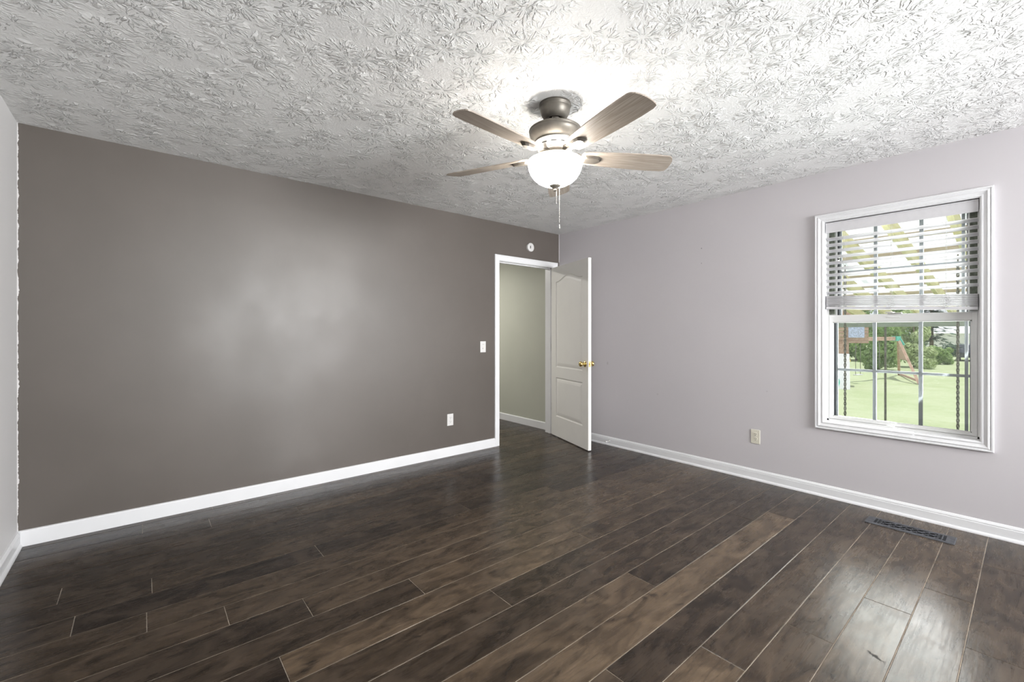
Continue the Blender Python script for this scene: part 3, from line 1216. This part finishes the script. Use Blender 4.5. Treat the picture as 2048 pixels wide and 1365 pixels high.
IHX, IHY = .168, .043
mb.loft([rrect(HL, HWd, .0003), rrect(HL, HWd, .0025), rrect(HL - .003, HWd - .003, RT), rrect(IHX, IHY, RT), rrect(IHX, IHY, .0008)])
mb.build('frame', M['iron'], rg_)
mb = MB()
mb.box(-IHX, IHX, -IHY, IHY, .0004, .0010)
mb.build('damper', M['iron_dark'], rg_)
mb = MB()
zt = .0042
for x in (-.135, -.132, .132, .135):
    mb.beam((x, -IHY, zt), (x, IHY, zt), .005, .003)
for sx_ in (-1, 1):
    for yy in (-.022, 0, .022):
        mb.beam((sx_ * IHX, yy, zt), (sx_ * .133, yy, zt), .005, .003)
    mb.beam((sx_ * .151, -IHY, zt), (sx_ * .151, IHY, zt), .005, .003)
ncell = 5
cw = .264 / ncell
for i in range(ncell):
    cx_ = -.132 + cw * (i + .5)
    for yy in (-.0215, .0215):
        pts = [(cx_ + .016 * math.cos(2 * math.pi * q / 20), yy + .016 * math.sin(2 * math.pi * q / 20), zt) for q in range(21)]
        mb.tube(pts, .0019, 6, caps=False)
        # leaf-like scrolls
        for sg in (-1, 1):
            pts = [(cx_ + sg * (.016 + .010 * math.sin(q * .5)), yy + (q - 4) * .0045 * 1.0, zt) for q in range(9)]
            mb.tube(pts, .0017, 6)
    mb.tube([(cx_ - .008, 0, zt), (cx_ + .008, 0, zt)], .003, 6)
    mb.tube([(cx_, -IHY, zt), (cx_, -.036, zt)], .0025, 6)
    mb.tube([(cx_, IHY, zt), (cx_, .036, zt)], .0025, 6)
    mb.tube([(cx_ - .011, -.010, zt), (cx_ + .011, .010, zt)], .0025, 6)
    mb.tube([(cx_ - .011, .010, zt), (cx_ + .011, -.010, zt)], .0025, 6)
mb.build('grille', M['iron'], rg_)
for sx_ in (-1, 1):
    mb = MB()
    mb.lathe([(0, .0071), (.002, .0071), (.0035, .0064), (.0036, .006)], 14, Matrix.Translation((sx_ * .19, 0, 0)), cap=False)
    mb.build('screw', M['iron'], rg_)

# ------------------------------------------------------------------ blind
bl_ = empty('window_blind', (.027, -3.149, 2.058), label='white slatted blind half raised behind the window casing, its lower slats stacked', cat='blind')
OY = 3.149


def bpart(mb, name, mat, parent=bl_):
    return mb.build(name, mat, parent, loc=(-.027, OY, -2.058) if parent is bl_ else (0, 0, 0))


BY0, BY1 = IY0 + .004, IY1 - .004
mb = MB()
mb.cbox(.0035, .0085, BY0, BY1, 1.978, 2.050, .002)
mb.loft([[Vector((.0035, BY0, 2.046)), Vector((.0035, BY1, 2.046))], [Vector((.0005, BY0, 2.0475)), Vector((.0005, BY1, 2.0475))],
         [Vector((.0005, BY0, 2.053)), Vector((.0005, BY1, 2.053))], [Vector((.0045, BY0, 2.055)), Vector((.0045, BY1, 2.055))]], closed=False)
bpart(mb, 'valance', M['blind'])
mb = MB()
mb.cbox(.010, .050, BY0, BY1, 1.998, 2.052, .002)
bpart(mb, 'headrail', M['blind'])
mb = MB()


def slat(mb, z, tilt, th=.0028, w=.046, crown=.002, drop=0.0):
    xc = .0285
    n = 6
    tp, bt = [], []
    ct, s_t = math.cos(tilt), math.sin(tilt)
    for i in range(n + 1):
        u = -w / 2 + w * i / n
        hgt = crown * (1 - (2 * u / w) ** 2)
        for lst, dz in ((tp, th / 2), (bt, -th / 2)):
            lst.append((xc + u * ct - (hgt + dz) * s_t, z + u * s_t + (hgt + dz) * ct))
    prof = tp + bt[::-1]
    mb.loft([[Vector((x, BY0 + .004, zz - drop)) for x, zz in prof], [Vector((x, BY1 - .004, zz)) for x, zz in prof]])
    m_ = len(prof)
    o = len(mb.v) - 2 * m_
    mb.f += [tuple(o + i for i in range(m_)), tuple(o + m_ + i for i in range(m_))]
    mb.mi += [0, 0]
    mb.sm += [False, False]


NS = 10
for i in range(NS):
    slat(mb, 1.933 - i * .0448, R(-19.0))
bpart(mb, 'slats', M['blind'])
mb = MB()
for i in range(14):
    slat(mb, 1.506 - i * .0054, R(random.uniform(-1.5, 1.5)), th=.0030, drop=.036)
bpart(mb, 'slat_stack', M['blind'])
mb = MB()
mb.loft([[Vector((x, y, z - d)) for x, z in ((.006, 1.411), (.0075, 1.4095), (.0495, 1.4095), (.051, 1.411), (.051, 1.428), (.0495, 1.4295), (.0075, 1.4295), (.006, 1.428))]
         for y, d in ((BY0 + .004, .036), (BY1 - .004, 0))])
mb.f += [tuple(range(8)), tuple(range(8, 16))]
mb.mi += [0, 0]
mb.sm += [False, False]
bpart(mb, 'bottom_rail', M['blind'])
rb = random.Random(5)
for yc in (-2.865, -3.131, -3.400):
    mb = MB()
    for xx in (.0045, .0525):
        mb.tube([(xx, yc, 2.0), (xx, yc, 1.49)], .0008, 5)
    for i in range(NS):
        z = 1.930 - i * .0448
        mb.tube([(.0060, yc, z + .006), (.0505, yc, z - .010)], .0006, 4)
    bpart(mb, 'ladder_cord', M['cord'])
    # slack ladder loops in front of the stack
    mb = MB()
    for q in range(9):
        z0_ = 1.505 - q * .0085 - .045 * (-2.74 - yc)
        sg = 1 if q % 2 else -1
        wd = rb.uniform(.012, .028)
        pts = [(.003, yc + sg * wd * math.sin(t_ * math.pi), z0_ - .018 * t_ + .004 * math.sin(t_ * 7 + q)) for t_ in [j / 8 for j in range(9)]]
        pts = [(.003 - .004 * math.sin(j / 8 * math.pi), p[1], p[2]) for j, p in enumerate(pts)]
        mb.tube(pts, .0010, 5)
    zq = 1.44 - .045 * (-2.74 - yc)
    mb.tube([(.002, yc, zq), (.0015, yc + .002, zq - .025), (.002, yc, zq - .045)], .0013, 5)
    bpart(mb, 'slack_cords', M['cord'])

# ------------------------------------------------------------------ outside: lawn and patio cover
GZ = -1.2
mb = MB()
NXg, NYg = 60, 60
vs = []
for i in range(NXg + 1):
    for j in range(NYg + 1):
        x = .14 + 140 * (i / NXg) ** 1.6
        y = -90 + 180 * j / NYg
        vs.append((x, y, GZ + .05 * math.sin(x * .7 + y * .3) * min(1, x / 10)))
fs = []
for i in range(NXg):
    for j in range(NYg):
        a = i * (NYg + 1) + j
        fs.append((a, a + NYg + 1, a + NYg + 2, a + 1))
mb.add(vs, fs, 0, True)
tag(mb.build('ground_lawn', M['lawn']), kind='structure')
mb = MB()
mb.box(.14, .20, -7.2, WY0 - .05, GZ, 2.9)
mb.box(.14, .20, WY1 + .05, 3.0, GZ, 2.9)
mb.box(.14, .20, WY0 - .05, WY1 + .05, GZ, WZ0 - .05)
mb.box(.14, .20, WY0 - .05, WY1 + .05, WZ1 + .05, 2.9)
struct(mb.build('wall_outside', M['outside_wall']))

pc_ = empty('patio_cover', (2.6, -1.6, GZ), label='patio cover of yellow pine rafters and white roof panels outside the window', cat='patio cover')
PL_ = (-2.6, 1.6, -GZ)
SL, ZR0 = 0.13, 2.17          # rafter underside z = ZR0 - SL*x
XE = 5.6


def zr(x):
    return ZR0 - SL * x


ry = [-2.62 + .372 * k for k in range(-7, 10)]
for y in ry:
    mb = MB()
    mb.beam((.21, y, zr(.21) + .07), (XE, y, zr(XE) + .07), .038, .14)
    mb.build('rafter', M['rafter'], pc_, loc=PL_)
for x in (.85, 1.5, 2.08, 3.02, 3.6, 4.2, 4.8, 5.4):
    mb = MB()
    mb.beam((x, -5.6, zr(x) + .16), (x, .9, zr(x) + .16), .07, .038)
    mb.build('purlin', M['purlin'], pc_, loc=PL_)
# corrugated panels, each its own sheet
for i in range(6):
    y0_, y1_ = -5.7 + i * 1.12, -5.7 + (i + 1) * 1.12 + .06
    mb = MB()
    n = 60
    A, B_ = [], []
    for q in range(n + 1):
        y = y0_ + (y1_ - y0_) * q / n
        dz = .008 * math.sin(2 * math.pi * y / .076) + .004 * (i % 2)
        A.append(Vector((.21, y, zr(.21) + .194 + dz)))
        B_.append(Vector((XE + .1, y, zr(XE + .1) + .194 + dz)))
    mb.loft([A, B_], closed=False, smooth=True)
    mb.build('roof_panel', M['panel'], pc_, loc=PL_, recalc=False)
mb = MB()
mb.beam((5.2, -5.6, zr(5.2) - .085), (5.2, .9, zr(5.2) - .085), .09, .165)
mb.build('header_beam', M['header'], pc_, loc=PL_)
for y in (-2.235, -5.2, .7):
    mb = MB()
    mb.cbox(5.185, 5.215, y - .013, y + .013, GZ, zr(5.2) - .165, .003)
    mb.build('post', M['chain'], pc_, loc=PL_)

# twisted hanging chains (they hold nothing in view)
for (y, lab) in ((-2.455, 'dark chain hanging from patio rafters, the left one through the window'), (-3.310, 'dark chain hanging from patio rafters, the right one through the window')):
    zt_ = zr(1.87) + .02
    ch = empty('hanging_chain', (1.87, y, zt_), label=lab, cat='chain', group='chains under the patio cover')
    mb = MB()
    n = int((zt_ + .55) / .026)
    for i in range(n):
        zc = -.10 - i * .026
        ax = Matrix.Translation((0, 0, zc)) @ Matrix.Rotation(R(90 * (i % 2) + 35), 4, 'Z')
        pts = []
        for q in range(13):
            a = 2 * math.pi * q / 12
            pts.append(ax @ Vector((.0095 * math.cos(a), 0, .0215 * math.sin(a))))
        mb.tube(pts, .0045, 5, caps=False)
    mb.build('links', M['chain'], ch)
    mb = MB()
    pts = [(0, 0, .015), (0, 0, -.03)] + [(.018 * math.sin(t_), .018 * (1 - math.cos(t_)) * .3, -.055 - .02 * (1 - math.cos(t_))) for t_ in [j * .5 for j in range(10)]]
    mb.tube(pts, .006, 6)
    mb.build('hook', M['chain'], ch)

# ------------------------------------------------------------------ outside: swing set
A0, A1 = Vector((20.6, 2.0, GZ)), Vector((26.2, .75, GZ))     # foot of the tower / of the A-frame
BZ = .93
ss = empty('swing_set', tuple(A1), label='cedar swing set with a teal bracket on the lawn beyond the window', cat='swing set')
LS = tuple(-A1)
dirb = (A1 - A0).normalized()
side = Vector((dirb.y, -dirb.x, 0)).normalized()
mb = MB()
mb.beam(A0 + dirb * .30 + Vector((0, 0, BZ - GZ)), A1 + Vector((0, 0, BZ - GZ)) - dirb * .2, .12, .19)
mb.build('top_beam', M['cedar'], ss, loc=LS)
mb = MB()
mb.beam(A1 + Vector((0, 0, BZ - GZ)) - dirb * .45, A1 + Vector((0, 0, BZ - GZ)) + dirb * .05, .2, .24)
mb.beam(A1 + Vector((0, 0, BZ - GZ)) + side * .02, A1 + side * .2 + Vector((0, 0, BZ - GZ - .35)), .16, .16, up=(1, 0, 0))
mb.build('bracket', M['teal'], ss, loc=LS)
F1, F2 = Vector((24.4, -.27, GZ)), Vector((28.8, 1.1, GZ))
top = A1 + Vector((0, 0, BZ - GZ))
for f_ in (F1, F2):
    mb = MB()
    mb.beam(top, f_, .10, .10, up=(1, 0, 0))
    mb.build('leg', M['cedar'], ss, loc=LS)
mb = MB()
mb.beam(F1 + Vector((0, 0, .12)), F2 + Vector((0, 0, .12)), .06, .1)
mb.build('leg_brace', M['cedar'], ss, loc=LS)
mb = MB()
q1, q2 = top.lerp(F1, .22), top.lerp(F2, .22)
q3, q4 = top.lerp(F1, .52), top.lerp(F2, .52)
mb.add([q1, q2, q4, q3, q1 + dirb * .04, q2 + dirb * .04, q4 + dirb * .04, q3 + dirb * .04],
       [(0, 1, 2, 3), (7, 6, 5, 4), (0, 4, 5, 1), (1, 5, 6, 2), (2, 6, 7, 3), (3, 7, 4, 0)])
mb.build('side_board', M['cedar'], ss, loc=LS)
for (t_, sw_) in ((.30, .42), (.62, .45)):
    c_ = A0.lerp(A1, t_)
    mb = MB()
    for e in (-.22, .22):
        mb.tube([c_ + dirb * e + Vector((0, 0, BZ - GZ - .1)), c_ + dirb * e + Vector((0, 0, sw_ + .02))], .012, 6)
    sp_ = mb.build('swing', M['chain'], ss, loc=LS)
    mb = MB()
    mb.cbox(-.28, .28, -.09, .09, sw_ - .02, sw_ + .02, .01, mat=Matrix.Translation(c_) @ Matrix.Rotation(math.atan2(dirb.y, dirb.x), 4, 'Z'))
    mb.build('swing_seat', M['pale_panel'], sp_)
c_ = A0.lerp(A1, .12)
mb = MB()
hh0 = BZ - GZ - .1
tz = 1.35
for e in (-.1, .1):
    mb.tube([c_ + dirb * e + Vector((0, 0, hh0)), c_ + dirb * e + Vector((0, 0, tz))], .012, 6)
tp_ = mb.build('trapeze', M['chain'], ss, loc=LS)
mb = MB()
cc_ = c_ + Vector((0, 0, tz))
mb.tube([cc_ + dirb * -.30 + Vector((0, 0, -.25)), cc_ + dirb * -.15, cc_ + dirb * .15, cc_ + dirb * .30 + Vector((0, 0, -.25)), cc_ + dirb * -.30 + Vector((0, 0, -.25))], .045, 8)
mb.build('trapeze_handle', M['yellow'], tp_)

# play tower at the beam's near end
tw = empty('play_tower', (20.5, 1.66, GZ), label='cedar play tower with a blue tarp and pale slide, left edge of the window', cat='playhouse')
TR = R(12.4)
tw.rotation_euler = (0, 0, TR)
for sx_ in (-.75, .02):
    for sy_ in (-.02, .62):
        mb = MB()
        mb.cbox(sx_ - .05, sx_ + .05, sy_ - .05, sy_ + .05, 0, 3.15, .008)
        mb.build('post', M['cedar'], tw)
mb = MB()
mb.cbox(-.82, .10, -.74, .72, 1.98, 2.10, .01)
mb.build('deck', M['cedar'], tw)
mb = MB()
for k in range(5):
    mb.box(-.84, -.80, -.72, .7, 2.12 + k * .14, 2.12 + k * .14 + .125)
    mb.box(-.8, .08, -.74, -.70, 2.12 + k * .14, 2.12 + k * .14 + .125)
mb.build('wall_boards', M['cedar'], tw)
mb = MB()
mb.box(-.875, -.845, -.60, -.05, 2.22, 2.80)
mb.build('tarp', M['blue_tarp'], tw)
mb = MB()
mb.cbox(-.83, -.79, .03, .29, 1.42, 1.98, .006)
mb.build('skirt_board', M['cedar'], tw)
mb = MB()
mb.add([(-.9, -.75, 3.15), (.17, -.75, 3.15), (.17, .75, 3.15), (-.9, .75, 3.15), (-.9, 0, 3.9), (.17, 0, 3.9)], [(0, 1, 5, 4), (3, 2, 5, 4), (0, 3, 4), (1, 2, 5), (0, 1, 2, 3)])
mb.build('roof', M['cedar'], tw)
mb = MB()
mb.beam((-1.75, .10, .03), (-.88, .12, 1.50), .42, .05, up=(-1, 0, .6))
mb.build('climbing_wall', M['pale_panel'], tw)
mb = MB()
mb.tube([(-.35, .72, 2.3), (-.35, 1.4, 2.0), (-.7, 1.7, 1.2), (-1.4, 1.2, .55), (-1.9, .62, .34), (-2.1, .40, .33)], .25, 18)
mb.build('tube_slide', M['teal'], tw)

# ------------------------------------------------------------------ outside: planting


def crown(rnd, lumps, n, size, flat=0.0):
    vs, fs = [], []
    for i in range(n):
        cx_, cy_, cz_, rr_ = lumps[rnd.randrange(len(lumps))]
        d = Vector((rnd.gauss(0, 1), rnd.gauss(0, 1), rnd.gauss(0, 1))).normalized()
        p = Vector((cx_, cy_, cz_)) + d * rr_ * (0.70 + .34 * rnd.random())
        nrm_ = (d + Vector((rnd.gauss(0, .5), rnd.gauss(0, .5), rnd.gauss(0, .5)))).normalized()
        a = nrm_.orthogonal().normalized()
        a = Matrix.Rotation(rnd.uniform(0, 6.28), 3, nrm_) @ a
        c = nrm_.cross(a)
        s_ = size * rnd.uniform(.6, 1.3)
        o = len(vs)
        vs += [p - a * s_, p + c * s_ * .55 + nrm_ * s_ * .12, p + a * s_, p - c * s_ * .55 + nrm_ * s_ * .12]
        fs.append((o, o + 1, o + 2, o + 3))
    return vs, fs


def bush(name, loc, rad, hgt, mat, label, cat, n=1500, size=.16, seed=1, trunk=0.0, group=None):
    rn = random.Random(seed)
    o = empty(name, loc, label=label, cat=cat, group=group)
    lumps = []
    for i in range(16):
        a = rn.uniform(0, 6.28)
        q = rad * math.sqrt(rn.random()) * .72
        z = trunk + (hgt - trunk) * (.06 + .76 * (i + .5) / 16)
        lumps.append((q * math.cos(a), q * math.sin(a), z, rad * rn.uniform(.28, .46)))
    lumps = [(x, y, max(z, r_ * .75), r_) for x, y, z, r_ in lumps]
    mb = MB()
    vs, fs = crown(rn, lumps, n, size)
    vs = [Vector((v.x, v.y, max(v.z, .0))) for v in vs]
    mb.add(vs, fs)
    mb.build('foliage', mat, o, recalc=False)
    mb = MB()
    mb.tube([(0, 0, 0), (.03, .02, hgt * .35), (-.02, .05, hgt * .7)], [.05 * rad, .04 * rad, .02 * rad], 8)
    mb.build('stem', M['bark'], o)
    return o


bush('green_bush', (43.5, 6.1, GZ), 1.9, 4.2, M['leaf'], 'leafy green bush behind the left half of the swing beam', 'bush', 5500, .12, 3)
bush('green_bush', (32.7, 2.7, GZ), 1.35, 3.6, M['leaf'], 'green bush standing behind the swing set, left of its slanted leg', 'bush', 6000, .10, 4)
bush('pale_tree', (36.9, 1.5, GZ), 1.45, 4.6, M['leaf_pale'], 'pale green tree behind the slanted leg of the swing set', 'tree', 6500, .11, 5)
bush('green_bush', (43.4, .9, GZ), .80, 1.45, M['leaf'], 'low green bush on the far lawn in front of the pine', 'bush', 2200, .10, 6)
bush('green_tree', (53.3, 8.9, GZ), 3.0, 7.0, M['leaf'], 'tall green tree at the back of the yard behind the play tower', 'tree', 6000, .17, 8)
bush('green_tree', (56.4, 5.4, GZ), 2.9, 7.0, M['leaf'], 'tall green tree at the back of the yard, between bush and pale tree', 'tree', 6000, .17, 9)


def conifer(loc, hgt, rad, seed, label):
    rn = random.Random(seed)
    o = empty('pine_tree', loc, label=label, cat='tree')
    mb = MB()
    vs, fs = [], []
    for i in range(2200):
        t_ = rn.random() ** .8
        z = hgt * (.12 + .88 * t_)
        r_ = rad * (1 - t_) ** .8 * rn.uniform(.15, 1.0)
        tier = .5 + .5 * math.sin(z * 5.5)
        r_ *= .55 + .6 * tier
        a = rn.uniform(0, 6.28)
        p = Vector((r_ * math.cos(a), r_ * math.sin(a), z))
        d = Vector((math.cos(a), math.sin(a), rn.uniform(-.35, .15)))
        s_ = rn.uniform(.25, .5)
        c = Vector((-math.sin(a), math.cos(a), rn.uniform(-.3, .3))) * s_ * .3
        k = len(vs)
        vs += [p - d * s_ * .3, p + c, p + d * s_, p - c]
        fs.append((k, k + 1, k + 2, k + 3))
    mb.add(vs, fs)
    mb.build('foliage', M['leaf_dark'], o, recalc=False)
    mb = MB()
    mb.tube([(0, 0, 0), (0, 0, hgt * .95)], [.16, .03], 8)
    mb.build('trunk', M['bark'], o)
    return o


conifer((48.6, 1.9, GZ), 9.5, 1.9, 11, 'dark pine tree at the far lawn, right of the pale tree')
bush('far_hedge', (59.6, .9, GZ), 1.5, 1.0, M['leaf_dark'], 'dark low hedge on the far lawn in front of the white building', 'hedge', 2200, .12, 15)

# pale building past the lawn
wb = empty('white_building', (74.7, 1.9, GZ), (0, 0, R(5)), label='white building past the lawn, right of the dark pine', cat='building')
mb = MB()
mb.box(-3, 3, -3.4, 3.4, 0, 2.4)
mb.build('walls', M['white_matte'], wb)
mb = MB()
mb.add([(-3.3, -3.7, 2.35), (3.3, -3.7, 2.35), (3.3, 3.7, 2.35), (-3.3, 3.7, 2.35), (0, -3.7, 3.6), (0, 3.7, 3.6)], [(0, 3, 5, 4), (1, 2, 5, 4), (0, 1, 4), (3, 2, 5), (0, 1, 2, 3)])
mb.build('roof', M['pale_panel'], wb)

# parked car at the far side of the lawn
car = empty('parked_car', (50.9, -.42, GZ), (0, 0, R(4)), label='dark parked car beyond the lawn at the right edge of the window', cat='car')
mb = MB()
prof = [(-2.1, .35), (-2.15, .75), (-1.9, .95), (-1.3, 1.0), (-.75, 1.42), (.65, 1.45), (1.25, 1.0), (2.0, .9), (2.15, .7), (2.1, .35)]
mb.loft([[Vector((x, -.85, z)) for x, z in prof], [Vector((x, .85, z)) for x, z in prof]])
n = len(prof)
mb.f += [tuple(range(n)), tuple(range(n, 2 * n))]
mb.mi += [0, 0]
mb.sm += [False, False]
mb.build('body', M['car'], car)
for x in (-1.35, 1.35):
    for y in (-.8, .8):
        mb = MB()
        mb.lathe([(0, -.1), (.3, -.1), (.34, -.06), (.34, .06), (.3, .1), (0, .1)], 24, Matrix.Translation((x, y, .34)) @ Matrix.Rotation(R(90), 4, 'X'), cap=False)
        mb.build('wheel', M['rubber'], car)
